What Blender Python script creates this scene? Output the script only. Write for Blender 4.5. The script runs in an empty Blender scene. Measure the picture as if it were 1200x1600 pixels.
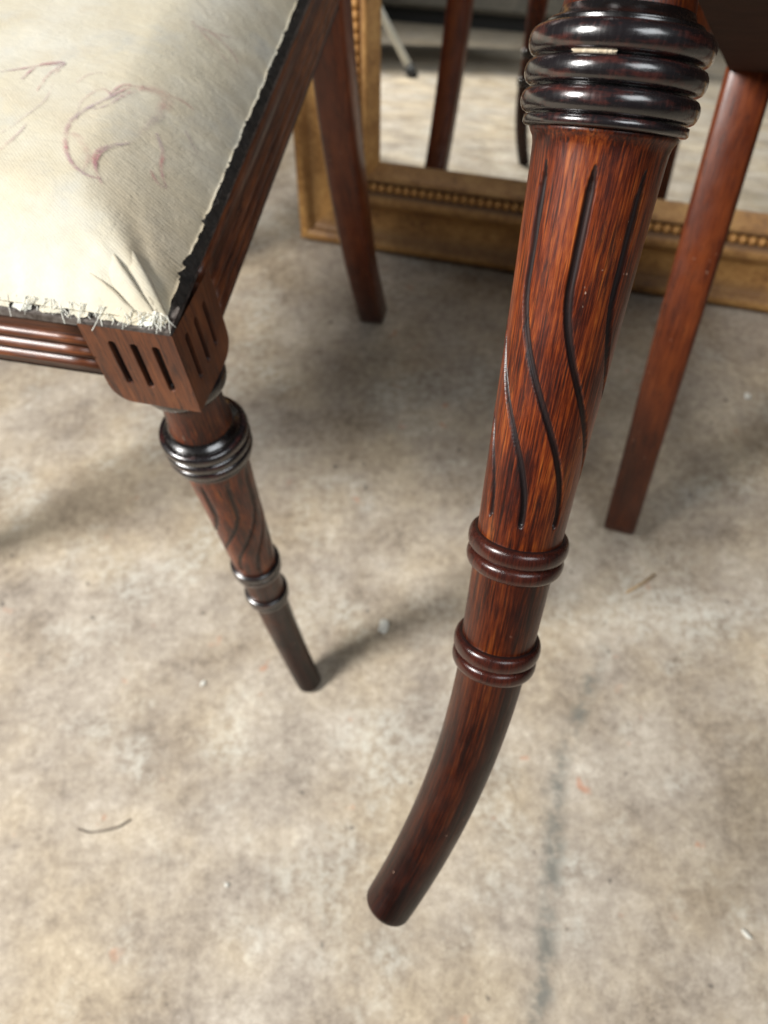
import bpy, math, random
import numpy as np
from mathutils import Matrix, Vector, noise as mnoise
random.seed(7); np.random.seed(7)
sc = bpy.context.scene
C = sc.collection
rad = math.radians

# ------------------------------------------------------------------ camera
CAM_P, CAM_ROLL, CAM_H, CAM_F = 0.9992, -0.0734, 0.6626, 1113.53
cd = bpy.data.cameras.new('camera'); cam = bpy.data.objects.new('camera', cd); C.objects.link(cam)
fw = Vector((0, math.cos(CAM_P), -math.sin(CAM_P))); up0 = Vector((0, math.sin(CAM_P), math.cos(CAM_P))); rt0 = Vector((1, 0, 0))
cr, sr = math.cos(CAM_ROLL), math.sin(CAM_ROLL)
rt = cr*rt0 + sr*up0; up = -sr*rt0 + cr*up0
M = Matrix((rt, up, -fw)).transposed().to_4x4(); M.translation = (0, 0, CAM_H)
cam.matrix_world = M
cd.sensor_fit = 'VERTICAL'; cd.sensor_height = 32.0; cd.lens = CAM_F/1600*32
cd.clip_start = 0.01; cd.clip_end = 200
cd.dof.use_dof = True; cd.dof.focus_distance = 0.215; cd.dof.aperture_fstop = cd.lens/2.1
sc.camera = cam

# ------------------------------------------------------------------ light (indoor daylight: lamps only)
w = bpy.data.worlds.new('World'); sc.world = w; w.use_nodes = True
bg = w.node_tree.nodes['Background']; bg.inputs[0].default_value = (0.93, 0.97, 1.0, 1); bg.inputs[1].default_value = 0.06

def area(name, loc, target, sx, sy, power, col, spread=math.pi):
    d = bpy.data.lights.new(name, 'AREA'); d.shape = 'RECTANGLE'; d.size = sx; d.size_y = sy
    d.energy = power; d.color = col; d.spread = spread
    o = bpy.data.objects.new(name, d); C.objects.link(o); o.location = loc
    o.rotation_euler = (Vector(target)-Vector(loc)).to_track_quat('-Z', 'Y').to_euler()
    return o
key = area('window_light', (-1.66, -.17, 1.80), (.05, .25, .15), .52, .60, 97, (1.0, .98, .95))
area('skylight', (1.0, -1.5, 2.9), (.1, .3, .2), 1.6, 1.2, 44, (.93, .97, 1.0))
sc.view_settings.view_transform = 'Standard'; sc.view_settings.look = 'None'
sc.view_settings.exposure = 0.0; sc.view_settings.gamma = 1.0; sc.view_settings.use_curve_mapping = False

# ------------------------------------------------------------------ helpers
def mk(name, verts, faces, mat, parent=None, smooth=True, attrs=None, grain=None):
    me = bpy.data.meshes.new(name)
    me.from_pydata([tuple(map(float, v)) for v in verts], [], [tuple(int(i) for i in f) for f in faces])
    me.validate(); me.update()
    if smooth: me.polygons.foreach_set('use_smooth', [True]*len(me.polygons))
    if grain is not None:
        a = me.attributes.new('grain', 'FLOAT_VECTOR', 'POINT'); a.data.foreach_set('vector', np.asarray(grain, dtype=np.float32).ravel())
    for k, val in (attrs or {}).items():
        a = me.attributes.new(k, 'FLOAT', 'POINT'); a.data.foreach_set('value', np.asarray(val, dtype=np.float32).ravel())
    if mat: me.materials.append(mat)
    o = bpy.data.objects.new(name, me); C.objects.link(o)
    if parent: o.parent = parent
    return o
def tag(o, label, cat, group=None):
    o['label'] = label; o['category'] = cat
    if group: o['group'] = group
    return o
def gridfaces(nu, nv, closed_v=False, flip=False):
    f = []
    mv = nv if closed_v else nv-1
    for i in range(nu-1):
        for j in range(mv):
            k = (j+1) % nv
            q = (i*nv+j, i*nv+k, (i+1)*nv+k, (i+1)*nv+j)
            f.append(q[::-1] if flip else q)
    return f
def sstep(x): x = np.clip(x, 0, 1); return x*x*(3-2*x)

class NT:
    def __init__(s, name):
        s.m = bpy.data.materials.new(name); s.m.use_nodes = True; s.t = s.m.node_tree; s.n = s.t.nodes
        s.b = s.n['Principled BSDF']; s.out = s.n['Material Output']
    def add(s, typ, **kw):
        n = s.n.new(typ)
        for k, v in kw.items(): setattr(n, k, v)
        return n
    def l(s, a, b): s.t.links.new(a, b)
    def attr(s, name): return s.add('ShaderNodeAttribute', attribute_name=name)
    def mapv(s, vec, scale, loc=(0, 0, 0)):
        m = s.add('ShaderNodeMapping'); m.inputs['Scale'].default_value = scale; m.inputs['Location'].default_value = loc; s.l(vec, m.inputs[0]); return m.outputs[0]
    def noise(s, vec, scale, detail=4, rough=.55, dist=0):
        n = s.add('ShaderNodeTexNoise'); n.inputs['Scale'].default_value = scale; n.inputs['Detail'].default_value = detail
        n.inputs['Roughness'].default_value = rough; n.inputs['Distortion'].default_value = dist; s.l(vec, n.inputs['Vector']); return n.outputs['Fac']
    def ramp(s, fac, stops):
        r = s.add('ShaderNodeValToRGB'); e = r.color_ramp.elements
        while len(e) < len(stops): e.new(.5)
        for x, (p, c) in zip(e, stops): x.position = p; x.color = (*c, 1) if len(c) == 3 else c
        s.l(fac, r.inputs[0]); return r.outputs[0]
    def rng(s, fac, a, b, c=0, d=1):
        m = s.add('ShaderNodeMapRange'); m.inputs[1].default_value = a; m.inputs[2].default_value = b; m.inputs[3].default_value = c; m.inputs[4].default_value = d
        s.l(fac, m.inputs[0]); return m.outputs[0]
    def math(s, op, a, b=None):
        m = s.add('ShaderNodeMath', operation=op)
        for i, x in enumerate((a, b)):
            if x is None: continue
            if isinstance(x, (int, float)): m.inputs[i].default_value = x
            else: s.l(x, m.inputs[i])
        return m.outputs[0]
    def mix(s, fac, a, b, blend='MIX'):
        m = s.add('ShaderNodeMix', data_type='RGBA', blend_type=blend)
        for sock, x in ((m.inputs[0], fac), (m.inputs[6], a), (m.inputs[7], b)):
            if isinstance(x, (int, float)): sock.default_value = x
            elif isinstance(x, tuple): sock.default_value = (*x, 1)
            else: s.l(x, sock)
        return m.outputs[2]
    def bump(s, h, strength, dist, prev=None):
        b = s.add('ShaderNodeBump'); b.inputs['Strength'].default_value = strength; b.inputs['Distance'].default_value = dist
        s.l(h, b.inputs['Height'])
        if prev is not None: s.l(prev, b.inputs['Normal'])
        return b.outputs[0]
    def fin(s, col=None, rough=None, nrm=None, coat=0, coatr=.1, spec=.5, metal=None):
        for k, v in (('Base Color', col), ('Roughness', rough), ('Normal', nrm), ('Metallic', metal)):
            if v is None: continue
            if isinstance(v, (int, float)): s.b.inputs[k].default_value = v
            elif isinstance(v, tuple): s.b.inputs[k].default_value = (*v, 1)
            else: s.l(v, s.b.inputs[k])
        s.b.inputs['Coat Weight'].default_value = coat; s.b.inputs['Coat Roughness'].default_value = coatr
        s.b.inputs['Specular IOR Level'].default_value = spec
        return s.m

# ------------------------------------------------------------------ materials
def wood(name, stops, pore=.75, rough=(.30, .48), coat=.26):
    t = NT(name); g = t.attr('grain').outputs['Vector']
    fine = t.noise(t.mapv(g, (1250, 1250, 42)), 1, 6, .72)
    band = t.noise(t.mapv(g, (230, 230, 11), (3, 1, 2)), 1, 5, .65, .5)
    blot = t.noise(t.mapv(g, (62, 62, 26), (7, 2, 9)), 1, 4, .6)
    por = t.noise(t.mapv(g, (1500, 1500, 34), (1, 5, 3)), 1, 2, .5)
    s = t.math('ADD', t.math('MULTIPLY', fine, .56), t.math('ADD', t.math('MULTIPLY', band, .26), t.math('MULTIPLY', blot, .36)))
    col = t.ramp(s, stops)
    pm = t.math('MULTIPLY', t.rng(por, .58, .68), pore)
    col = t.mix(pm, col, (.012, .006, .005))
    spot = t.rng(t.noise(t.mapv(g, (260, 260, 38), (4, 4, 8)), 1, 6, .8), .535, .66, 0, .85)
    col = t.mix(spot, col, (.018, .007, .006))
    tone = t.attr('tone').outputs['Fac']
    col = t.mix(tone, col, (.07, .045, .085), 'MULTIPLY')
    nick = t.rng(t.noise(t.mapv(g, (330, 330, 210), (8, 1, 4)), 1, 2, .5), .755, .775, 0, .7)
    col = t.mix(nick, col, (.42, .27, .20))
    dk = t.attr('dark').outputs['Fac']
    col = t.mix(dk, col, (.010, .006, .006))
    r = t.rng(t.noise(t.mapv(g, (90, 90, 60)), 1, 4, .6), .3, .7, *rough); r = t.math('ADD', r, t.math('MULTIPLY', dk, .15))
    n = t.bump(t.math('SUBTRACT', fine, t.math('MULTIPLY', pm, .7)), .22, .0006)
    return t.fin(col, r, n, coat, .20, .25)
RED = [(.44, (.008, .002, .0015)), (.54, (.055, .008, .003)), (.625, (.19, .033, .006)), (.74, (.42, .115, .018))]
M_wood = wood('rosewood', RED)
M_rail = wood('oiled_rail_wood', [(.36, (.016, .005, .003)), (.5, (.06, .017, .008)), (.64, (.15, .045, .015)), (.78, (.25, .09, .03))])
M_back = wood('mahogany', [(.36, (.03, .006, .003)), (.5, (.085, .017, .006)), (.64, (.17, .038, .010)), (.78, (.26, .07, .018))], .5)

def ebony():
    t = NT('ebonised_wood'); g = t.attr('grain').outputs['Vector']
    blot = t.noise(t.mapv(g, (60, 60, 330), (2, 2, 2)), 1, 5, .65)
    fine = t.noise(t.mapv(g, (700, 700, 200)), 1, 3, .6)
    wear = t.rng(t.math('ADD', t.math('MULTIPLY', blot, .8), t.math('MULTIPLY', fine, .2)), .50, .72)
    col = t.mix(wear, (.008, .006, .007), (.085, .018, .012))
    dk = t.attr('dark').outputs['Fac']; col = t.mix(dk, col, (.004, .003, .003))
    r = t.rng(fine, .3, .7, .17, .32)
    n = t.bump(t.math('ADD', blot, t.math('MULTIPLY', fine, .25)), .25, .0007)
    return t.fin(col, r, n, 1.0, .17, .5)
M_ebony = ebony()

def concrete():
    t = NT('worn_concrete'); g = t.add('ShaderNodeTexCoord').outputs['Object']
    big = t.noise(g, 3.1, 4, .55); mid = t.noise(t.mapv(g, (1, 1, 1), (5, 3, 1)), 12, 7, .66); sm = t.noise(g, 110, 8, .74)
    fine = t.noise(g, 520, 4, .65); tint = t.noise(t.mapv(g, (1, 1, 1), (9, 1, 4)), 6.5, 5, .6)
    s = t.math('ADD', t.math('MULTIPLY', mid, .44), t.math('ADD', t.math('MULTIPLY', sm, .36), t.math('MULTIPLY', fine, .20)))
    col = t.ramp(s, [(.37, (.16, .130, .102)), (.46, (.33, .280, .226)), (.54, (.46, .40, .325)), (.64, (.68, .625, .53))])
    col = t.mix(t.rng(tint, .42, .62, 0, .6), col, t.mix(.5, col, (.56, .47, .28), 'OVERLAY'))
    # chalky pale patches and dirt
    pal = t.math('MULTIPLY', t.rng(t.noise(t.mapv(g, (1, 1, 1), (2, 8, 1)), 9, 5, .65), .52, .64), t.rng(sm, .42, .6))
    col = t.mix(t.math('MULTIPLY', pal, .5), col, (.60, .61, .55))
    drt = t.rng(t.noise(t.mapv(g, (1, 1, 1), (1, 1, 7)), 7.5, 5, .6), .58, .76, 0, .30)
    col = t.mix(drt, col, (.17, .135, .110))
    spk = t.rng(t.noise(t.mapv(g, (1, 1, 1), (3, 3, 3)), 70, 2, .5), .70, .76, 0, .75)
    col = t.mix(spk, col, (.09, .075, .062))
    col = t.mix(t.rng(t.noise(t.mapv(g, (1, 1, 1), (2, 5, 3)), 290, 3, .6), .66, .71, 0, .55), col, (.10, .085, .07))
    col = t.mix(t.rng(t.noise(t.mapv(g, (1, 1, 1), (8, 5, 1)), 330, 3, .6), .68, .73, 0, .5), col, (.72, .69, .62))
    org = t.math('MULTIPLY', t.rng(t.noise(t.mapv(g, (1, 1, 1), (6.3, 2.2, 0)), 38, 3, .5), .68, .74), t.rng(mid, .42, .6, 0, .55))
    col = t.mix(org, col, (.50, .16, .06))
    # grey-green stain line along an old crack
    sp = t.add('ShaderNodeSeparateXYZ'); t.l(g, sp.inputs[0])
    fc = t.add('ShaderNodeFloatCurve'); cv = fc.mapping.curves[0]
    P = [(-.20, .030), (-.0398, .0821), (-.0245, .0922), (.0345, .108), (.0857, .1246), (.1318, .1346), (.1807, .1618), (.2215, .1855), (.266, .2016), (.42, .26)]
    pts = [((y+.2)/.7, x/.4) for y, x in P]
    while len(cv.points) < len(pts): cv.points.new(.5, .5)
    for q, (a, b) in zip(cv.points, pts): q.location = (a, b)
    fc.mapping.update()
    yy = t.math('MULTIPLY', t.math('ADD', sp.outputs[1], .2), 1/.7); t.l(yy, fc.inputs['Value'])
    wob = t.math('MULTIPLY', t.math('SUBTRACT', t.noise(g, 55, 4, .6), .5), .016)
    dx = t.math('ABSOLUTE', t.math('SUBTRACT', t.math('SUBTRACT', sp.outputs[0], t.math('MULTIPLY', fc.outputs[0], .4)), wob))
    line = t.math('MULTIPLY', t.rng(dx, .002, .0135, 1, 0), t.rng(t.noise(t.mapv(g, (1, 1, 1), (4, 4, 4)), 30, 6, .75), .40, .56))
    lim = t.math('MULTIPLY', t.rng(sp.outputs[1], .23, .28, 1, 0), t.rng(sp.outputs[1], -.2, -.1))
    col = t.mix(t.math('MULTIPLY', t.math('MULTIPLY', line, lim), .85), col, (.155, .155, .135))
    n = t.bump(sm, .5, .0024); n = t.bump(fine, .5, .0009, n)
    return t.fin(col, t.rng(mid, .3, .7, .5, .75), n, 0, .1, .35)
M_floor = concrete()

def fabric():
    t = NT('faded_cotton'); g = t.add('ShaderNodeTexCoord').outputs['Object']
    b = t.noise(g, 16, 4, .6); m = t.noise(t.mapv(g, (1, 1, 1), (3, 1, 2)), 45, 5, .6); f = t.noise(g, 900, 2, .6)
    col = t.mix(t.rng(b, .38, .62), (.55, .50, .375), (.585, .56, .47))
    col = t.mix(t.rng(m, .5, .72, 0, .5), col, (.50, .43, .31))
    st = t.rng(t.noise(t.mapv(g, (1, 1, 1), (8, 2, 5)), 22, 4, .65), .55, .70, 0, .55)
    col = t.mix(st, col, (.46, .47, .44))
    w1 = t.add('ShaderNodeTexWave', wave_type='BANDS', bands_direction='DIAGONAL'); w1.inputs['Scale'].default_value = 330; w1.inputs['Distortion'].default_value = 1.2; w1.inputs['Detail'].default_value = 1
    t.l(g, w1.inputs['Vector'])
    wv = t.math('ADD', t.math('MULTIPLY', w1.outputs['Fac'], .6), t.math('MULTIPLY', f, .8))
    col = t.mix(t.rng(wv, .3, 1.0, .13, 0), col, (.36, .32, .25))
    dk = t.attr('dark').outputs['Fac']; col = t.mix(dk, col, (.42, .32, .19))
    n = t.bump(wv, .24, .0004); n = t.bump(m, .30, .002, n); n = t.bump(t.noise(t.mapv(g, (1, 2.2, 1), (1, 2, 3)), 85, 5, .65, .8), .30, .0022, n)
    t.b.inputs['Sheen Weight'].default_value = .15
    return t.fin(col, .85, n, 0, .1, .25)
M_fabric = fabric()

def printm():
    t = NT('faded_pink_print'); g = t.add('ShaderNodeTexCoord').outputs['Object']
    a = t.math('MULTIPLY', t.rng(t.noise(g, 130, 4, .7), .36, .62, .05, 1), t.attr('ink').outputs['Fac'])
    a = t.math('MULTIPLY', a, t.rng(t.noise(g, 900, 2, .6), .35, .6, .35, 1))
    tb = t.add('ShaderNodeBsdfTransparent'); mx = t.add('ShaderNodeMixShader')
    t.l(a, mx.inputs[0]); t.l(tb.outputs[0], mx.inputs[1]); t.l(t.b.outputs[0], mx.inputs[2]); t.l(mx.outputs[0], t.out.inputs[0])
    hue = t.noise(g, 28, 2, .5)
    return t.fin(t.mix(t.rng(hue, .4, .6), (.50, .22, .22), (.40, .31, .34)), .85, None, 0, .1, .2)
M_print = printm()

def simple(name, c1, c2, scale, rough, bump=0, metal=0, spec=.5, coat=0, mapping=(1, 1, 1)):
    t = NT(name); g = t.mapv(t.add('ShaderNodeTexCoord').outputs['Object'], mapping)
    f = t.noise(g, scale, 5, .65)
    col = t.mix(t.rng(f, .35, .65), c1, c2)
    n = t.bump(f, bump, .002) if bump else None
    return t.fin(col, rough, n, coat, .1, spec, metal)
M_tack = simple('black_tack_hessian', (.008, .007, .006), (.035, .030, .026), 260, .8, .9)
M_ledge = simple('bare_grimy_ledge', (.045, .032, .026), (.17, .15, .135), 220, .55, .5)
M_thread = simple('white_thread', (.62, .62, .55), (.75, .74, .66), 200, .8)
M_under = simple('dark_seat_board', (.020, .008, .005), (.034, .014, .009), 60, .7, .2, 0, .2)
M_flake = simple('white_flake', (.6, .58, .5), (.75, .74, .68), 300, .8, .4)
M_straw = simple('dry_straw', (.38, .24, .12), (.5, .36, .2), 300, .7)
M_fibre = simple('dark_fibre', (.11, .09, .07), (.16, .13, .10), 300, .7)
M_white = simple('white_tube_paint', (.62, .64, .60), (.70, .71, .68), 40, .35, 0, 0, .5)
M_rubber = simple('black_rubber', (.012, .012, .012), (.02, .02, .02), 80, .7)
M_dark = simple('dark_table_board', (.19, .175, .15), (.27, .245, .20), 30, .6)

def gilt():
    t = NT('aged_gilt'); g = t.add('ShaderNodeTexCoord').outputs['Object']
    a = t.noise(g, 26, 5, .65); b = t.noise(g, 160, 4, .65)
    s = t.math('ADD', t.math('MULTIPLY', a, .6), t.math('MULTIPLY', b, .4))
    col = t.ramp(s, [(.34, (.19, .085, .024)), (.46, (.46, .225, .062)), (.56, (.66, .36, .11)), (.70, (.78, .50, .19))])
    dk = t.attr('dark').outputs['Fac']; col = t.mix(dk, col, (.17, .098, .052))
    n = t.bump(b, .35, .0012)
    return t.fin(col, t.rng(b, .3, .7, .38, .62), n, 0, .1, .5, .2)
M_gilt = gilt()
def glass():
    t = NT('mirror_silvering'); t.fin((.95, .96, .93), .012, None, 0, .1, .5, 1.0); return t.m
M_mirror = glass()

# ------------------------------------------------------------------ ground
fl = mk('floor', [(-14, -14, 0), (14, -14, 0), (14, 14, 0), (-14, 14, 0)], [(0, 1, 2, 3)], M_floor, smooth=False)
fl['kind'] = 'structure'

# ------------------------------------------------------------------ dining chair
S1, S2, S3 = .1383, .0471, .1549; TH0, TH1 = -.0093, .405; AL = .7386
ST = S1+S2+S3; S12 = S1+S2
ZC, ZT, E_, BH, WID = .33568, .4523, .0223, .049, .430
BX, BY = -.0013, -.0025
_ss = np.linspace(S12, ST+.01, 120); _th = TH0+(TH1-TH0)*np.clip((_ss-S12)/S3, 0, 1)
_o = np.concatenate([[0], np.cumsum(np.diff(_ss)*np.sin(.5*(_th[1:]+_th[:-1])))])
_z = np.concatenate([[0], np.cumsum(np.diff(_ss)*np.cos(.5*(_th[1:]+_th[:-1])))])
OV = np.array([math.cos(AL), -math.sin(AL), 0.]); ZV = np.array([0, 0, 1.]); WV = np.cross(ZV, OV)
def leg_surface(prof, nphi, groove=None):
    """prof: list of (s, r). Returns verts, grain, dark for a turned surface along the bent leg axis."""
    V, G, D = [], [], []
    psi = np.linspace(0, 2*math.pi, nphi, endpoint=False)
    d = np.stack([-np.sin(psi), -np.cos(psi), np.zeros(nphi)], 1)
    do = d@OV; dw = d@WV
    for s, r in prof:
        if s <= S12: o, z, th = s*math.sin(TH0), -s*math.cos(TH0), TH0
        else: o = S12*math.sin(TH0)+float(np.interp(s, _ss, _o)); z = -S12*math.cos(TH0)-float(np.interp(s, _ss, _z)); th = float(np.interp(s, _ss, _th))
        c = o*OV+np.array([0, 0, ZC+z])
        o2 = math.cos(th)*OV+math.sin(th)*ZV
        rr = np.full(nphi, r); dk = np.zeros(nphi)
        if groove is not None: dr, dk = groove(s, psi, r); rr = rr-dr
        V.append(c+rr[:, None]*(do[:, None]*o2+dw[:, None]*WV))
        G.append(np.stack([r*np.sin(psi), r*np.cos(psi), np.full(nphi, s)], 1)); D.append(dk)
    return np.concatenate(V), np.concatenate(G), np.concatenate(D)
def bead(s0, s1, R, base, n=9):
    out = []
    for i in range(n+1):
        a = math.pi*i/n; out.append((s0+(s1-s0)*(1-math.cos(a))/2, base+(R-base)*math.sin(a)**.62))
    return out
GA, GB, NG, GPH = .0085, .1225, 8, rad(7.5)
def groove(s, psi, r):
    f = (s-GA)/(GB-GA)
    tw = math.pi/2*float(sstep((f-.28)/.69))
    ph = np.mod(psi-GPH-tw+math.pi/NG, 2*math.pi/NG)-math.pi/NG
    x = np.abs(ph)*r
    wd = .00132 if f < .5 else .00132-.00022*min(1, (f-.5)*2)
    end = min(1, max(0, (s-GA)/.007))*min(1, max(0, (GB-s)/.0022))
    wd = wd*math.sqrt(max(end, 1e-6))
    if end <= 0: return np.zeros_like(psi), np.zeros_like(psi)
    q = np.clip(x/wd, 0, 1.3)
    dep = .00135*np.sqrt(np.clip(1-np.minimum(q, 1)**2, 0, 1))*min(1, end*1.6)
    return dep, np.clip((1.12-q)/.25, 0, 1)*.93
_cache = {}
def leg_meshes(hi):
    if hi in _cache: return _cache[hi]
    n = 384 if hi else 96; nb = 128 if hi else 64
    shaft = [(-.0015, .0185), (.0005, .0212), (.0016, .0206), (.0028, .01985), (.0045, .0195)]
    k = 340 if hi else 110
    for s in np.linspace(.006, S1+.001, k): shaft.append((s, .0194-.0039*((s-.006)/(S1-.006))**.85))
    mid = [(s, .0153-.0009*(s-S1)/S2) for s in np.linspace(S1-.002, S12+.002, 14)]
    low = []
    for f in np.linspace(0, 1, 60): low.append((S12-.001+(ST-S12+.001-.0035)*f, .01375-.0021*f**1.1))
    rf = low[-1][1]
    for a in np.linspace(0, math.pi/2, 7)[1:]: low.append((ST-.0035+.0035*math.sin(a), rf-.0035*(1-math.cos(a))))
    low.append((ST+.0001, .0002))
    collar = [(-.0290, .0172), (-.0280, .0178), (-.0262, .0186), (-.0254, .0208), (-.0246, .0214), (-.0240, .0208)]
    collar += bead(-.0239, -.0167, .0251, .0212)+bead(-.0163, -.0098, .0250, .0214)+bead(-.0094, -.0029, .0248, .0212)
    collar += [(-.0027, .0222), (-.0024, .0231), (-.0006, .0233), (0.0, .0228), (.0003, .0196)]
    neck = [(-.0710, .0160), (-.056, .0170), (-.052, .0164), (-.044, .0163), (-.036, .0166), (-.027, .0178)]
    nring = [(-.0700, .0165), (-.0695, .0205)]+bead(-.0675, -.0590, .0222, .0195)+[(-.0586, .0190), (-.0560, .0184), (-.0548, .0168)]
    def ring(s, R, b): return [(s-.0078, b-.0006)]+bead(s-.0074, s-.0002, R, b+.0006)+bead(s+.0001, s+.0066, R-.0004, b+.0002)+[(s+.0069, b-.001)]
    out = []
    V, G, D = leg_surface(shaft, n, groove); out.append(('shaft', V, G, D, len(shaft), n))
    V, G, D = leg_surface(mid, nb); out.append(('mid', V, G, D, len(mid), nb))
    V, G, D = leg_surface(low, nb); out.append(('low', V, G, D, len(low), nb))
    V, G, D = leg_surface(neck, nb); out.append(('neck', V, G, D, len(neck), nb))
    V, G, D = leg_surface(nring, nb); out.append(('nring', V, G, D, len(nring), nb))
    V, G, D = leg_surface(collar, nb); out.append(('collar', V, G, D, len(collar), nb))
    V, G, D = leg_surface(ring(S1, .0187, .0153), nb); out.append(('ring1', V, G, D, len(D)//nb, nb))
    V, G, D = leg_surface(ring(S12, .01745, .0144), nb); out.append(('ring2', V, G, D, len(D)//nb, nb))
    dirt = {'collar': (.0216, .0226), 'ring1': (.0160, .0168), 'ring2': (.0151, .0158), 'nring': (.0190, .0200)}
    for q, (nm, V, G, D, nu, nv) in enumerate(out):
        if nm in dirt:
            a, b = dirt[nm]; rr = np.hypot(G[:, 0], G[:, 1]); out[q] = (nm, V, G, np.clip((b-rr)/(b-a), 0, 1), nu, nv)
    _cache[hi] = out
    return out

def rail_profile():
    """(outward, z) reeded moulding, from top ledge to bottom, closed round the back"""
    p = [(-.016, 0), (0, 0), (0.0005, -.004)]
    def reed(z0, z1, d, n=6): return [(.0005+d*math.sin(math.pi*i/n), z0+(z1-z0)*i/n) for i in range(n+1)]
    p += [(.0005, -.0085)]+reed(-.009, -.0150, .0030)+[(-.0022, -.0156)]+reed(-.0162, -.0225, .0032)+[(-.0022, -.0231)]+reed(-.0237, -.030, .0030)
    p += [(-.0005, -.0305), (-.0005, -.0345), (-.017, -.0345)]
    return p
def sweep_line(prof, a, b, outv):
    a, b, outv = map(np.asarray, (a, b, outv)); V = []; G = []
    L = np.linalg.norm(b-a)
    n = 24
    for i in range(n+1):
        q = a+(b-a)*i/n
        for o, z in prof: V.append(q+outv*o+np.array([0, 0, z])); G.append((o*.6+outv[0]*.05, z*.6+outv[1]*.05, L*i/n))
    k = len(prof)
    F = gridfaces(n+1, k, True)+[tuple(range(k))[::-1], tuple(n*k+j for j in range(k))]
    return np.array(V), np.array(G), F

def slab(poly_fn, name): pass

def box_grain(V, axis):
    V = np.asarray(V); idx = {0: (1, 2, 0), 1: (0, 2, 1), 2: (0, 1, 2)}[axis]
    return V[:, idx]

def block_mesh(cx, cy, inx, iny):
    """corner block: two outer faces with three sunk flutes each, bottom cut with a rounded step on the inner sides.
    inx = direction (+-1) towards chair inside along x; outer faces at -inx side and front (-y)."""
    V, F, D = [], [], []
    n, m = 72, 78
    H = BH; w = 2*E_
    def slot(u, z):  # u 0..w from the outer corner, z 0..H from top
        best = 9
        for k in range(3):
            uc = w*(.24+.235*k); z0, z1 = .010, .0345-.0005*k
            zz = min(max(z, z0), z1); best = min(best, math.hypot(u-uc, z-zz))
        return best
    def lower(u):  # height of face as function of distance from the outer corner
        e = w-u; r = .0105
        if e < r: return H-.0105*(1-math.sqrt(max(0, 1-((r-e)/r)**2)))
        return H
    for face in (0, 1):
        base = len(V)
        for i in range(n+1):
            u = w*i/n
            for j in range(m+1):
                z = lower(u)*j/m; dd = slot(u, z); dep = 0; dk = 0
                q = dd/.00165
                if q < 1: dep = .0032*min(1, (1-q)*2.2+.05); 
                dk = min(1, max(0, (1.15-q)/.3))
                if face == 0: V.append((cx-inx*E_+inx*u, cy-E_+dep, ZT-z))
                else: V.append((cx-inx*E_+inx*dep, cy-E_+u, ZT-z))
                D.append(dk*.96)
        f = gridfaces(n+1, m+1)
        fl_ = (inx > 0) if face == 0 else (inx < 0)
        F += [tuple(base+k for k in (q[::-1] if fl_ else q)) for q in f]
    # back body, slightly inside
    b = len(V); e = E_-.0045
    x0, x1 = cx-inx*e, cx+inx*(E_-.0002)
    for z in (ZT-.0005, ZT-H+.0105):
        V += [(x0, cy-e, z), (x1, cy-e, z), (x1, cy+E_-.0002, z), (x0, cy+E_-.0002, z)]
    F += [(b, b+1, b+2, b+3), (b+4, b+5, b+6, b+7), (b+1, b+2, b+6, b+5), (b+2, b+3, b+7, b+6)]
    # bottom plate round the turning
    b2 = len(V); q = .0075
    for z in (ZT-H+.011, ZT-H+.0003):
        V += [(cx-inx*(E_-.0004), cy-E_+.0004, z), (cx+inx*(E_-q), cy-E_+.0004, z), (cx+inx*(E_-q), cy+E_-q, z), (cx-inx*(E_-.0004), cy+E_-q, z)]
    F += [(b2, b2+1, b2+2, b2+3), (b2+4, b2+5, b2+6, b2+7), (b2+1, b2+2, b2+6, b2+5), (b2+2, b2+3, b2+7, b2+6)]
    D += [0]*16
    return np.array(V), F, np.array(D)

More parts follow.
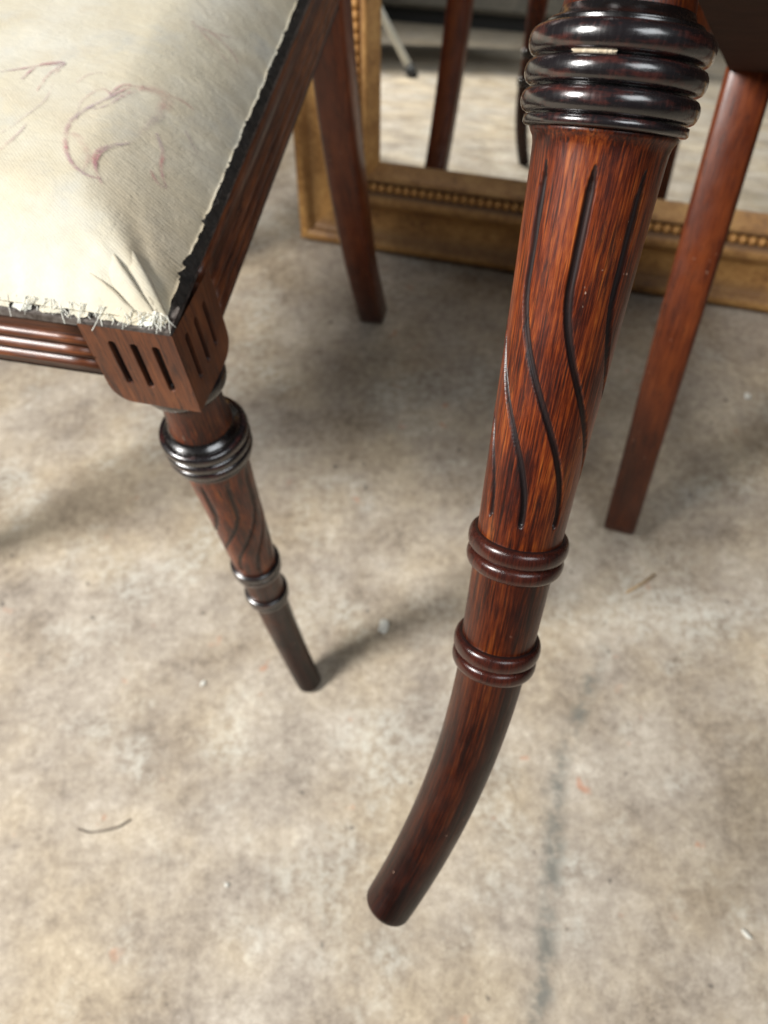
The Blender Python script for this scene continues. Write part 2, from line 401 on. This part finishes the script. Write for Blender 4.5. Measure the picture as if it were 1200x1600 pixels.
def rear_leg_path():
    # (y, z) centre line of the sabre rear leg and stile, foot to crest; half depth
    pts = [(.4911, 0, .0158), (.4715, .05, .0158), (.4545, .10, .0156), (.4420, .15, .0160), (.4320, .20, .0164), (.4245, .25, .0166), (.4190, .30, .0168), (.4160, .35, .0169), (.4150, .40, .0169), (.4150, .45, .0169),
           (.4180, .50, .0170), (.4260, .56, .0160), (.4380, .63, .0150), (.4530, .70, .0145), (.4700, .77, .0140), (.4880, .84, .0135)]
    return pts
REAR_X = -.0367
def rear_leg_mesh(sx):
    """sx: x of leg centre. rounded-square section swept along the path"""
    V, G = [], []
    sec = []
    for qx, qy in ((1, -1), (1, 1), (-1, 1), (-1, -1)):
        for a in (0, .5, 1):
            # bevelled corner
            bx, by = {(1, -1): ((1-.24, -1) if a == 0 else (1-.09, -1+.09) if a == .5 else (1, -1+.24)),
                      (1, 1): ((1, 1-.24) if a == 0 else (1-.09, 1-.09) if a == .5 else (1-.24, 1)),
                      (-1, 1): ((-1+.24, 1) if a == 0 else (-1+.09, 1-.09) if a == .5 else (-1, 1-.24)),
                      (-1, -1): ((-1, -1+.24) if a == 0 else (-1+.09, -1+.09) if a == .5 else (-1+.24, -1))}[(qx, qy)]
            sec.append((bx, by))
    P = rear_leg_path(); ys = np.array([p[0] for p in P]); zs = np.array([p[1] for p in P]); hs = np.array([p[2] for p in P])
    zz = np.linspace(0, .84, 60); yy = np.interp(zz, zs, ys)
    for _ in range(6): yy[1:-1] = (yy[:-2]+2*yy[1:-1]+yy[2:])/4
    hh = np.interp(zz, zs, hs); k = len(sec); n = len(zz)
    for i in range(n):
        d = np.array([yy[min(i+1, n-1)]-yy[max(i-1, 0)], zz[min(i+1, n-1)]-zz[max(i-1, 0)]]); d /= np.linalg.norm(d)
        nx = (d[1], -d[0])
        if i == 0: nx = (1/d[1], 0)
        for a, b in sec:
            V.append((sx+a*hh[i]*1.0, yy[i]+b*hh[i]*nx[0], zz[i]+b*hh[i]*nx[1])); G.append((a*hh[i]+sx, b*hh[i], zz[i]))
    F = gridfaces(n, k, True, True)+[tuple(range(k)), tuple((n-1)*k+j for j in range(k))[::-1]]
    return np.array(V), np.array(G), F

def seat_z(x, y, ex=None):
    """height of the stuffed seat cover above the rail top at chair coords"""
    W2 = WID/2; xc = x+W2
    fy = (y-SY0)/(SY1-SY0)
    hw = (W2+E_-.006)*(1-fy)+(W2-.024)*fy
    dx = hw-abs(xc); dy0 = y-SY0; dy1 = SY1-y
    K = 170.
    dm = -np.log(np.exp(-K*dx)+np.exp(-K*dy0)+np.exp(-K*dy1))/K
    t = np.clip((dm+.0015)/.056, 0, 1); h = .025*(1-(1-t)**1.55)
    h = h+.018*np.clip(1-(xc/hw)**2, 0, 1)*np.clip(np.minimum(dy0, dy1)/.16, 0, 1)**.6
    return h
SY0, SY1 = -E_+.0015, .405

def make_chair(name, label, mir, mat4, hi, seat=True):
    root = bpy.data.objects.new(name, None); C.objects.link(root)
    tag(root, label, 'chair', None)
    mx = -1. if mir else 1.
    def part(nm, V, F, mat, parent=None, grain=None, attrs=None, smooth=True):
        V = np.array(V, dtype=float); V[:, 0] *= mx
        if mir: F = [tuple(f)[::-1] for f in F]
        at = dict(attrs or {})
        n = len(V); at.setdefault('dark', np.zeros(n)); at.setdefault('tone', np.zeros(n))
        return mk(nm, V, F, mat, parent or root, smooth, at, grain if grain is not None else V[:, (0, 1, 2)])
    # front legs
    for which in (0, 1):
        h = hi if which == 0 else False
        lm = {a[0]: a for a in leg_meshes(h)}
        def tr(V):
            V = V.copy()
            if which: V[:, 0] = -WID-V[:, 0]
            return V
        def piece(key): 
            _, V, G, D, nu, nv = lm[key]; return tr(V), G+which*.7+(3.1 if mir else 0), D, gridfaces(nu, nv, True, bool(which))
        # leg = neck + shaft + mid + foot joined (one turned piece)
        Vs, Gs, Ds, Ts, Fs, b = [], [], [], [], [], 0
        for key in ('neck', 'shaft', 'mid', 'low'):
            V, G, D, F = piece(key); Vs.append(V); Gs.append(G); Ds.append(D)
            s = lm[key][2][:, 2]
            Ts.append({'neck': np.full(len(s), .6), 'shaft': .20+.45*np.clip((.010-s)/.012, 0, 1)+.22*np.clip((s-.07)/.06, 0, 1), 'mid': np.full(len(s), .68), 'low': .78+.21*np.clip((s-S12)/S3, 0, 1)}[key])
            Fs += [tuple(b+i for i in f) for f in F]; b += len(V)
        lg = part('leg', np.concatenate(Vs), Fs, M_wood, None, np.concatenate(Gs), {'dark': np.concatenate(Ds), 'tone': np.concatenate(Ts)})
        for key, nm in (('collar', 'collar'), ('nring', 'ring'), ('ring1', 'ring'), ('ring2', 'ring')):
            V, G, D, F = piece(key)
            s = lm[key][2][:, 2]
            if key == 'collar':
                o = part(nm, V, F, M_ebony, lg, G, {'dark': D})
                if mir and which == 0:   # cream filler showing in the gap between two beads
                    nn = 40; Vc = []
                    for i in range(nn):
                        f = i/(nn-1); ps = rad(-24+30*f); n1 = mnoise.noise(Vector((i*.45, 2, 3))); n2 = mnoise.noise(Vector((i*.6, 7, 1)))
                        hh = (.00085+.0004*n1)*min(1, 5*(1-f)+.3, f*8+.3)
                        for sg, r in ((-1, .0219), (-.5, .0231+.0002*n2), (.5, .0231+.0002*n1), (1, .0219)):
                            Vc.append((-math.sin(ps)*r+.0, -math.cos(ps)*r, ZC+.0165-sg*hh+.0004*n2))
                    part('chip', Vc, gridfaces(nn, 4), M_chip, lg, Vc)
            else: o = part(nm, V, F, M_ebony if (not mir or key == 'nring') else M_ring, lg, G, {'dark': D})
        V, F, D = block_mesh(-WID-BX if which else BX, BY, 1 if which else -1, 1)
        part('corner_block', V, F, M_rail, None, V[:, (0, 1, 2)]+1.3, {'dark': D}, smooth=False)
    # rails
    pr = rail_profile()
    V, G, F = sweep_line(pr, (-WID-BX+E_-.001, BY-E_+.0035, ZT-.001), (BX-E_+.001, BY-E_+.0035, ZT-.001), (0, -1, 0))
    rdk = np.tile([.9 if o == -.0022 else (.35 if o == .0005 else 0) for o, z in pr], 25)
    part('front_rail', V, [f[::-1] for f in F], M_rail, None, G, {'dark': rdk})
    a = np.array([BX+E_-.0035, E_-.004, ZT-.001]); bpt = np.array([REAR_X+.0205, .402, ZT-.001])
    dv = bpt-a; dv /= np.linalg.norm(dv); ov = np.array([dv[1], -dv[0], 0])
    V, G, F = sweep_line(pr, a, bpt, ov); part('side_rail', V, F, M_rail, None, G, {'dark': rdk})
    V2 = V.copy(); V2[:, 0] = -WID-V2[:, 0]; part('side_rail', V2, [f[::-1] for f in F], M_rail, None, G, {'dark': rdk})
    def bar(nm, p0, p1, hw, hd, mat, axis=0, parent=None):
        p0 = np.array(p0); p1 = np.array(p1); V = []
        for q in (p0, p1):
            for sy, sz in ((-1, -1), (1, -1), (1, 1), (-1, 1)): V.append(q+np.array([0, sy*hw, sz*hd]))
        return part(nm, V, [(0, 1, 2, 3)[::-1], (4, 5, 6, 7), (0, 1, 5, 4), (1, 2, 6, 5), (2, 3, 7, 6), (3, 0, 4, 7)][::1], mat, parent, box_grain(V, axis), smooth=False)
    bar('back_rail', (-WID-REAR_X+.01, .414, ZT-.020), (REAR_X-.01, .414, ZT-.020), .012, .018, M_back)
    for sx in (REAR_X, -WID-REAR_X):
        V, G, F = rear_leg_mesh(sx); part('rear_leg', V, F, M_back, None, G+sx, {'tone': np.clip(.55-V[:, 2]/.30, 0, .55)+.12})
    bar('back_splat_rail', (-WID-REAR_X+.012, .4345, .615), (REAR_X-.012, .4345, .615), .009, .022, M_back)
    # crest rail, gently bowed
    V, F = [], []
    n = 24
    for i in range(n+1):
        f = i/n*2-1; x = -WID/2+f*(WID/2+.012); y = .4775+.022*(1-f*f); z = .806
        for sy, sz in ((-1, -1), (1, -1), (1, 1), (-1, 1)): V.append((x, y+sy*.011+.008*sz, z+sz*(.036+.006*(1-f*f))))
    F = gridfaces(n+1, 4, True)+[(0, 1, 2, 3), tuple(n*4+j for j in (3, 2, 1, 0))]
    part('crest_rail', V, F, M_back, None, box_grain(V, 0), smooth=False)
    # seat board underneath
    hx0, hx1 = .0125, -.0222
    V = []
    for z in (ZT-.050, ZT-.004):
        V += [(-WID-hx0, -E_+.012, z), (hx0, -E_+.012, z), (hx1, .3985, z), (-WID-hx1, .3985, z)]
    part('seat_board', V, [(0, 1, 2, 3)[::-1], (4, 5, 6, 7), (0, 1, 5, 4), (1, 2, 6, 5), (2, 3, 7, 6), (3, 0, 4, 7)], M_under, None, V, smooth=False)
    # ledge (bare top of rail) as a thin strip just above the rail top
    W2 = WID/2
    # upholstery
    nx, ny = (150, 170) if seat else (60, 60)
    V, D = [], []
    us = np.linspace(-1, 1, nx); us = np.sign(us)*(1-(1-np.abs(us))**1.35)
    vs = np.linspace(0, 1, ny); vs = vs**1.35
    for u in us:
        for v in vs:
            y = SY0+(SY1-SY0)*v
            hw = (W2+E_-.006)*(1-v)+(W2-.024)*v
            x = -W2+u*hw
            h = float(seat_z(x, y)); dk = 0.
            # distances from the outer front corner (at u=1, v=0)
            cxn, cyn = (hw-(x+W2)), y-SY0
            dc = math.hypot(cxn, cyn)
            if dc < .06:
                ang = math.atan2(cyn, cxn+1e-6)
                wgt = max(0, 1-dc/.06)*min(1, dc/.012)
                pl = math.exp(-((ang-rad(52))/.10)**2)*1.0-math.exp(-((ang-rad(63))/.07)**2)*.9+.6*math.exp(-((ang-rad(38))/.06)**2)-.5*math.exp(-((ang-rad(31))/.05)**2)
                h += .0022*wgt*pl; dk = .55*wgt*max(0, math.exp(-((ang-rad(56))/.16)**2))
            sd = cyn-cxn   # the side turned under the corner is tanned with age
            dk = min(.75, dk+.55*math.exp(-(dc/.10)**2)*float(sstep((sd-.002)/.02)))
            nz = mnoise.noise(Vector((x*34, y*34, 1.3))); nz2 = mnoise.noise(Vector((x*90, y*90, 4.3)))
            e = min(hw-abs(x+W2), cyn, SY1-y)
            near = math.exp(-(e/.022)**2)
            pull = math.sin((x if cyn < hw-abs(x+W2) else y)*330+nz*3)*.0005*near*min(1, e/.004)*(1 if cyn < .03 else .25)
            h += .0005*nz+.0002*nz2+pull
            # ragged bottom edge
            if e < 1e-4:
                h += .0012+.0014*mnoise.noise(Vector((x*160, y*160, 9)))
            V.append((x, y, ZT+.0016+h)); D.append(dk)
    F = gridfaces(nx, ny, False, True)
    F = [f[::-1] for f in F]
    F = [f[::-1] for f in F]
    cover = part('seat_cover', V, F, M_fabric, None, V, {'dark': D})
    # ledge
    Vl, Fl = [], []
    lo = [(-WID-E_-BX+.001, BY-E_+.0008), (BX+E_-.001, BY-E_+.0008), (REAR_X+.0195, .400), (-WID-REAR_X-.0195, .400)]
    li = [(-WID-E_+.014, -E_+.014), (E_-.014, -E_+.014), (REAR_X+.006, .395), (-WID-REAR_X-.006, .395)]
    Vl = [(x, y, ZT+.0012) for x, y in lo]+[(x, y, ZT+.0014) for x, y in li]+[(x, y, ZT-.002) for x, y in lo]
    Fl = [(i, (i+1) % 4, 4+(i+1) % 4, 4+i) for i in range(4)]+[(8+i, 8+(i+1) % 4, (i+1) % 4, i) for i in range(4)]
    part('rail_ledge', Vl, Fl, M_ledge, None, Vl, smooth=False)
    # torn black tacking strip along the sides
    for side in ((0, 1) if seat else (0,)):
        Vt, Ft = [], []; n = 420
        for i in range(n+1):
            f = i/n; y = -E_+.012+(.395-(-E_+.012))*f
            xo = (E_+BX-.0015)*(1-f)+(REAR_X+.0190)*f
            r1 = mnoise.noise(Vector((y*95, 3.+side, 1)))*.0022; r2 = mnoise.noise(Vector((y*240, 7.+side, 2)))*.0016
            r0 = mnoise.noise(Vector((y*38, 11.+side, 1)))*.0022; r2 = r2+mnoise.noise(Vector((y*600, 7.+side, 2)))*.0010
            zt = .0018+.0016*mnoise.noise(Vector((y*130, 5., side)))
            for a, (dx, z) in enumerate(((-.0024+r0+r1*.8+r2*1.3, .0046+zt+r0*-.5), (-.0019+r0*.7+r2*1.3, .0038+zt), (-.0013+r1*.7+r2, .0030+zt*.7), (.0002+r2*.5, .0012))):
                x = xo+dx
                if side: x = -WID-x
                Vt.append((x, y, ZT+z))
        Ft = gridfaces(n+1, 4, False, bool(side))
        part('tacking_strip', Vt, Ft, M_tack, cover, Vt)
    root.matrix_world = mat4
    return root, cover, part

M_chip = simple('cream_filler', (.50, .40, .27), (.66, .57, .43), 600, .8, .6)
M_ring = wood('dark_polished_rings', [(.36, (.008, .003, .003)), (.5, (.018, .005, .004)), (.64, (.045, .010, .006)), (.78, (.09, .02, .010))], .5, (.18, .30), .5)
CX, CY, PSI = -.0974, .2610, -.2860
matL = Matrix.Translation((CX, CY, 0)) @ Matrix.Rotation(PSI, 4, 'Z')
chL, coverL, partL = make_chair('dining_chair', 'dining chair standing upright with worn cream printed fabric seat', False, matL, False)
def rodr(v):
    v = Vector(v); return Matrix.Rotation(v.length, 4, v.normalized())
RG = rodr((-.5582, .0505, -.4660))
matG = Matrix.Translation((.07086, .19868, .54677)) @ RG @ Matrix.Translation((0, 0, -ZC))
chG, coverG, partG = make_chair('dining_chair', 'dining chair tipped back with its spiral fluted front leg raised off the floor', True, matG, True, False)

# ------------------------------------------------------------------ printed scroll pattern, threads and pleats on the upright chair's seat
def seat_pt(x, y, lift=.0004): return (x, y, ZT+.0016+float(seat_z(x, y))+.0005*mnoise.noise(Vector((x*34, y*34, 1.3)))+.0002*mnoise.noise(Vector((x*90, y*90, 4.3)))+lift)
Minv = matL.inverted()
def pix(u, v):
    """photo pixel -> point on the seat cover (ray march)"""
    d = (fw+(u-600)/CAM_F*rt-(v-800)/CAM_F*up).normalized()
    o = Minv @ Vector((0, 0, CAM_H)); dl = Minv.to_3x3() @ d
    t = .2
    while t < .9:
        p = o+dl*t
        if -WID-E_ < p.x < E_ and SY0 < p.y < SY1 and p.z < ZT+.0016+float(seat_z(p.x, p.y)): return p
        if p.z < ZT-.02: return None
        t += .0008
    return None
def scroll(pts, w0, w1, ink):
    P = [pix(*q) for q in pts]
    P = [p for p in P if p is not None]
    if len(P) < 3: return
    # Catmull-Rom
    Q = []
    for i in range(len(P)-1):
        p0, p1, p2, p3 = P[max(i-1, 0)], P[i], P[i+1], P[min(i+2, len(P)-1)]
        for k in range(8):
            t = k/8; Q.append(.5*((2*p1)+(p2-p0)*t+(2*p0-5*p1+4*p2-p3)*t*t+(3*p1-p0-3*p2+p3)*t**3))
    Q.append(P[-1]); V, I = [], []; n = len(Q)
    for i in range(n):
        tn = Q[min(i+1, n-1)]-Q[max(i-1, 0)]; nx, ny = -tn.y, tn.x; L = math.hypot(nx, ny)+1e-9
        w = 1.7*(w0+(w1-w0)*i/n)*(.35+.65*math.sin(math.pi*min(1, (i+1)/n*1.0))**.5)
        for j, s in enumerate((-1, -.45, 0, .45, 1)):
            x, y = Q[i].x+nx/L*w*s, Q[i].y+ny/L*w*s
            V.append(seat_pt(x, y)); I.append(min(1, ink*1.6)*(0, .55, 1, .55, 0)[j])
    partL('printed_scroll', V, gridfaces(n, 5, False, True), M_print, coverL, V, {'ink': I})
SCR = [([(35, 125), (60, 105), (100, 100), (85, 118)], .0008, .0008, .8), ([(0, 115), (30, 110), (70, 104), (100, 101)], .0005, .0008, .7),
       ([(100, 101), (75, 120), (58, 145)], .0009, .0005, .6), ([(0, 235), (15, 222), (32, 208), (45, 190)], .0011, .0006, .7),
       ([(225, 137), (200, 138), (165, 158), (130, 175), (110, 195), (103, 225), (112, 255), (135, 275), (160, 282)], .0012, .0009, .75),
       ([(222, 140), (195, 150), (170, 165), (145, 172)], .0013, .0007, .9), ([(215, 135), (190, 135), (170, 150)], .0009, .0005, .8),
       ([(160, 290), (150, 265), (155, 245), (175, 232), (205, 225), (222, 205)], .0009, .0006, .7),
       ([(150, 262), (148, 248), (160, 235), (185, 226)], .0012, .0005, .6), ([(222, 138), (250, 145), (262, 160), (245, 185), (225, 205)], .0030, .0016, .30),
       ([(262, 150), (285, 160), (305, 175)], .0012, .0005, .35), ([(245, 210), (255, 240), (252, 265), (262, 300)], .0009, .0006, .6),
       ([(262, 300), (245, 285), (235, 265)], .0008, .0005, .6), ([(290, 205), (300, 225), (310, 245)], .0007, .0004, .35),
       ([(120, 190), (128, 160), (160, 140), (175, 152)], .0006, .0005, .30), ([(310, 42), (340, 60), (362, 82), (372, 100)], .0012, .0005, .42),
       ([(320, 48), (350, 58), (372, 62)], .0008, .0004, .35), ([(300, 35), (320, 55), (345, 85), (362, 105)], .0016, .0004, .22),
       ([(0, 210), (25, 195), (70, 160), (85, 125)], .0005, .0004, .32), ([(120, 130), (140, 118), (168, 115)], .0006, .0004, .3),
       ([(112, 210), (130, 225), (138, 250), (130, 268)], .0018, .0008, .22)]
for a in SCR: scroll(*a)

def tube(pts, r, seg=6):
    V, n = [], len(pts)
    for i, p in enumerate(pts):
        p = Vector(p); t = (Vector(pts[min(i+1, n-1)])-Vector(pts[max(i-1, 0)])).normalized()
        a = t.cross(Vector((.3, .2, .9))).normalized(); b = t.cross(a)
        ri = r[i] if isinstance(r, (list, tuple)) else r
        for k in range(seg):
            th = 2*math.pi*k/seg; V.append(p+a*math.cos(th)*ri+b*math.sin(th)*ri)
    return np.array([tuple(v) for v in V]), gridfaces(n, seg, True)+[tuple(range(seg))[::-1], tuple((n-1)*seg+k for k in range(seg))]
def pleat(pts, w, hgt):
    P = [pix(*q) for q in pts]; n0 = len(P); Q = []
    for i in range(n0-1):
        for k in range(10): Q.append(P[i].lerp(P[i+1], k/10))
    Q.append(P[-1]); n = len(Q); V = []
    for i in range(n):
        tn = Q[min(i+1, n-1)]-Q[max(i-1, 0)]; nx, ny = -tn.y, tn.x; L = math.hypot(nx, ny)+1e-9; f = i/(n-1)
        ww = w*(.15+.85*math.sin(math.pi*(.04+.80*f)))*(1-.25*f); hh = hgt*math.sin(math.pi*min(1, .05+.9*f))
        for s, z in ((-1.3, -.0006), (-.8, .25*hh), (-.25, .75*hh), (.15, hh), (.42, .92*hh), (.52, .55*hh), (.46, .1*hh), (.30, -.0006)):
            x, y = Q[i].x+nx/L*ww*s, Q[i].y+ny/L*ww*s; p = seat_pt(min(x, .0165), max(y, SY0+.0003), 0)
            V.append((x, y, p[2]+z))
    partL('corner_pleat', V, gridfaces(n, 8, False, True), M_fabric, coverL, V, {'dark': [(.30 if (k % 8) in (4, 5, 6) else .12) for k in range(len(V))]})
pleat([(205, 392), (218, 425), (238, 465), (262, 506)], .0060, .0028)
pleat([(176, 398), (190, 430), (216, 468), (248, 505)], .0056, .0025)
pleat([(140, 430), (165, 455), (195, 485), (222, 505)], .0050, .0018)
# frayed threads and torn fabric scraps along the front edge of the seat
rs = random.Random(4)
Vf, Ff = [], []
for i in range(150):
    x0 = .0175-abs(rs.gauss(0, 1))*.085 if i > 40 else rs.uniform(-.05, .0175)
    if x0 < -.25: continue
    L = rs.uniform(.003, .008)*(1.5 if i % 9 == 0 else 1); a = rs.gauss(0, .9); pts = []
    for k in range(5):
        f = k/4; pts.append((x0+L*f*math.sin(a)+.0006*math.sin(i+f*4), -E_+BY+.0068-L*f*abs(math.cos(a)), ZT+.0048-.0030*f+.0012*math.sin(f*3.1+i)))
    V, F = tube(pts, rs.uniform(.00012, .00024), 4); b = len(Vf); Vf += [tuple(v) for v in V]; Ff += [tuple(b+q for q in f) for f in F]
fz = partL('frayed_edge', Vf, Ff, M_thread, coverL, Vf); fz['kind'] = 'stuff'
for i in range(13):
    x0 = .010-.0135*i+rs.uniform(-.003, .003); L = rs.uniform(.006, .013); V = []; n = 9
    for k in range(n):
        f = k/(n-1); x = x0-L*f
        yo = -E_+BY+.0020+.0016*mnoise.noise(Vector((x*420, i, 1))); yi = -E_+BY+.0085
        zz = ZT+.0022+.0010*mnoise.noise(Vector((x*300, i*3.1, 2)))
        V += [(x, yo, zz), (x, (yo+yi)/2, zz+.0008+.0006*mnoise.noise(Vector((x*500, i, 8)))), (x, yi, zz+.0022)]
    partL('torn_scrap', V, gridfaces(n, 3), M_thread if i % 4 == 0 else M_fabric, coverL, V)
# ------------------------------------------------------------------ gilt mirror leaning back
A0 = Vector((-.093, .905, 0)); MY = rad(-20.2); DV = Vector((math.cos(MY), math.sin(MY), 0)); BV = Vector((-math.sin(MY), math.cos(MY), 0)); LEAN = rad(10)
UV_ = (math.cos(LEAN)*Vector((0, 0, 1))+math.sin(LEAN)*BV); NV = DV.cross(UV_)
MW, MH = 1.02, .62
mm = Matrix((DV, UV_, NV)).transposed().to_4x4(); mm.translation = A0 + BV*.034 + Vector((0, 0, .001))
mroot = bpy.data.objects.new('framed_mirror', None); C.objects.link(mroot); mroot.matrix_world = mm
tag(mroot, 'large mirror in a gilt frame with beaded inner edge leaning behind the chairs', 'mirror')
prof = [(0, 0), (0, .030), (.003, .035), (.010, .037), (.016, .034), (.018, .027), (.021, .025), (.036, .0235), (.052, .0255), (.062, .030), (.067, .0375), (.072, .0405), (.078, .0405), (.082, .037), (.0835, .032),
        (.0955, .031), (.097, .035), (.101, .036), (.104, .034), (.106, .027), (.109, .020), (.113, .014), (.113, .008)]
pd = []
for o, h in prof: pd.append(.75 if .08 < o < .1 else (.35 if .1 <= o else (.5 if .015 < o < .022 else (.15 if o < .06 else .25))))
FW = .113
for k in range(4):
    # corners of the outer rectangle, running direction, inward direction
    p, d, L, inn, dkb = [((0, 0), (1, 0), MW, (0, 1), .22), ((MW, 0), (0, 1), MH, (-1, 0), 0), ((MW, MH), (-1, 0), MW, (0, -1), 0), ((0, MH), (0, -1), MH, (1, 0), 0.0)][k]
    V, D = [], []; n = 40
    for i in range(n+1):
        f = i/n
        for (o, h), q in zip(prof, pd):
            s = o+(L-2*o)*f
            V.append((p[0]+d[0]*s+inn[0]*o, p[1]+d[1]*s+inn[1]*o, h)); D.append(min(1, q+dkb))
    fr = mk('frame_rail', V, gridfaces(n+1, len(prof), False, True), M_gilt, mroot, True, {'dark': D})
    bm_sh = None
    nb_ = int((L-.18)/.0112); o = .0895
    import bmesh
    if k == 0:
        bm = bmesh.new(); bmesh.ops.create_uvsphere(bm, u_segments=8, v_segments=6, radius=.0058)
        bead_me = bpy.data.meshes.new('bead'); bm.to_mesh(bead_me); bm.free(); bead_me.materials.append(M_gilt)
        a = bead_me.attributes.new('dark', 'FLOAT', 'POINT'); a.data.foreach_set('value', [.15]*len(bead_me.vertices))
        bead_me.polygons.foreach_set('use_smooth', [True]*len(bead_me.polygons))
    if k in (0, 3):
        for i in range(nb_+1):
            s = o+(L-2*o)*i/nb_
            b = bpy.data.objects.new('bead', bead_me); C.objects.link(b); b.parent = fr
            b.location = (p[0]+d[0]*s+inn[0]*o, p[1]+d[1]*s+inn[1]*o, .0325)
g = FW-.004
mk('mirror_glass', [(g, g, .010), (MW-g, g, .010), (MW-g, MH-g, .010), (g, MH-g, .010)], [(0, 1, 2, 3)], M_mirror, mroot, False)
Vb = [(x, y, z) for z in (.0005, .007) for x, y in ((.012, .012), (MW-.012, .012), (MW-.012, MH-.012), (.012, MH-.012))]
mk('backboard', Vb, [(3, 2, 1, 0), (4, 5, 6, 7), (0, 1, 5, 4), (1, 2, 6, 5), (2, 3, 7, 6), (3, 0, 4, 7)], M_dark, mroot, False)

# ------------------------------------------------------------------ work table seen in the mirror
def via_mirror(u, v, z=0):
    """floor point whose reflection shows at a photo pixel"""
    d = fw+(u-600)/CAM_F*rt-(v-800)/CAM_F*up; o = Vector((0, 0, CAM_H)); p0 = mm @ Vector((.3, .3, .010))
    X = o+d*((p0-o).dot(NV)/d.dot(NV)); r = d-2*d.dot(NV)*NV
    return X+r*((z-X.z)/r.z)
FT = via_mirror(645, 122); print('TABLE FOOT', FT, via_mirror(828, 130), via_mirror(755, 30))
troot = bpy.data.objects.new('low_table', None); C.objects.link(troot); troot.location = (FT.x, FT.y, 0); troot.rotation_euler = (0, 0, rad(-54.5))
tag(troot, 'low table on splayed white tube legs reflected in the mirror', 'table')
for fx, fy, tx, ty in ((0, 0, -.30, -.24), (-1.9, 0, -1.60, -.24), (0, -1.05, -.30, -.80), (-1.9, -1.05, -1.60, -.80)):
    V, F = tube([(fx, fy, .012), (tx, ty, .50)], .0125, 16); lg = mk('leg', V, F, M_white, troot)
    V, F = tube([(fx-.004*(1 if tx > fx else -1), fy+.004*(1 if ty < fy else -1), 0), (fx+.05*(tx-fx), fy+.05*(ty-fy), .032)], .0175, 16); mk('rubber_foot', V, F, M_rubber, lg)
V = [(x, y, z) for z in (.50, .525) for x, y in ((-2.1, -.85), (.9, -.85), (.9, -.18), (-2.1, -.18))]
mk('table_top', V, [(3, 2, 1, 0), (4, 5, 6, 7), (0, 1, 5, 4), (1, 2, 6, 5), (2, 3, 7, 6), (3, 0, 4, 7)], M_dark, troot, False)
croot = bpy.data.objects.new('backdrop_cabinet', None); C.objects.link(croot); croot.location = (-1.75, -2.95, 0); croot.rotation_euler = (0, 0, rad(-25))  # added dark backdrop, closes off the lit floor in the mirror reflection
tag(croot, 'dark backdrop cabinet added behind the low table to darken the mirror reflection', 'backdrop_cabinet')
def cbox(nm, x0, x1, y0, y1, z0, z1, mat):
    V = [(x, y, z) for z in (z0, z1) for x, y in ((x0, y0), (x1, y0), (x1, y1), (x0, y1))]
    return mk(nm, V, [(3, 2, 1, 0), (4, 5, 6, 7), (0, 1, 5, 4), (1, 2, 6, 5), (2, 3, 7, 6), (3, 0, 4, 7)], mat, croot, False)
cbox('carcass', -1.6, 1.6, -.5, 0, .08, 1.0, M_dark); cbox('plinth', -1.56, 1.56, -.46, -.03, 0, .079, M_rubber)
for k in range(4): cbox('door', -1.58+.79*k, -.81+.79*k, .002, .022, .10, .97, M_dark)

# ------------------------------------------------------------------ litter on the floor
def pebble(loc, r, seed, mat, sq=(1, 1, .5)):
    import bmesh
    bm = bmesh.new(); bmesh.ops.create_icosphere(bm, subdivisions=2, radius=r)
    for v in bm.verts:
        k = 1+.45*mnoise.noise(v.co*(1.3/r)+Vector((seed*3.1, seed, 0))); v.co = Vector((v.co.x*k*sq[0], v.co.y*k*sq[1], v.co.z*k*sq[2]))
    z0 = min(v.co.z for v in bm.verts)
    V = [tuple(v.co-Vector((0, 0, z0+r*.05))) for v in bm.verts]; F = [[v.index for v in f.verts] for f in bm.faces]; bm.free()
    o = mk('paint_flake', V, F, mat, None, False); o.location = loc; o.rotation_euler = (0, 0, seed); return o
FL = [((-.0085, .2894), .0062, (1.3, .8, .5), 'white flake of plaster beside the curved shadow of the upright chair leg'),
      ((-.1863, .2446), .0028, (.8, 1.1, .5), 'small white crumb on concrete in front of the upright chair leg'),
      ((-.1532, .0686), .0020, (1, 1, .6), 'tiny pale crumb on bare concrete left of the raised leg tip'),
      ((.4456, .5522), .0045, (1.2, .9, .4), 'round pale chip on the concrete beside the square rear leg'),
      ((.2596, .007), .0032, (1.5, .6, .4), 'pale splinter chip on the concrete to the right of the grey stain')]
for i, ((x, y), r, sq, lab) in enumerate(FL): tag(pebble((x, y, 0), r, i+1.3, M_flake, sq), lab, 'flake')
def strand(name, pts, r, mat, lab, cat):
    V, F = tube([(x, y, r*.8+z) for x, y, z in pts], r, 6); tag(mk(name, V, F, mat), lab, cat)
strand('straw', [(.239, .307, 0), (.255, .3144, .002), (.273, .325, .0005)], .0011, M_straw, 'thin straw lying on concrete between raised leg and square rear leg', 'straw')
strand('fibre', [(-.287, .121, 0), (-.276, .117, .001), (-.263, .1175, .002), (-.251, .120, .001), (-.241, .1255, 0)], 0.0008, M_fibre, 'dark curled fibre lying on the bare concrete', 'fibre')
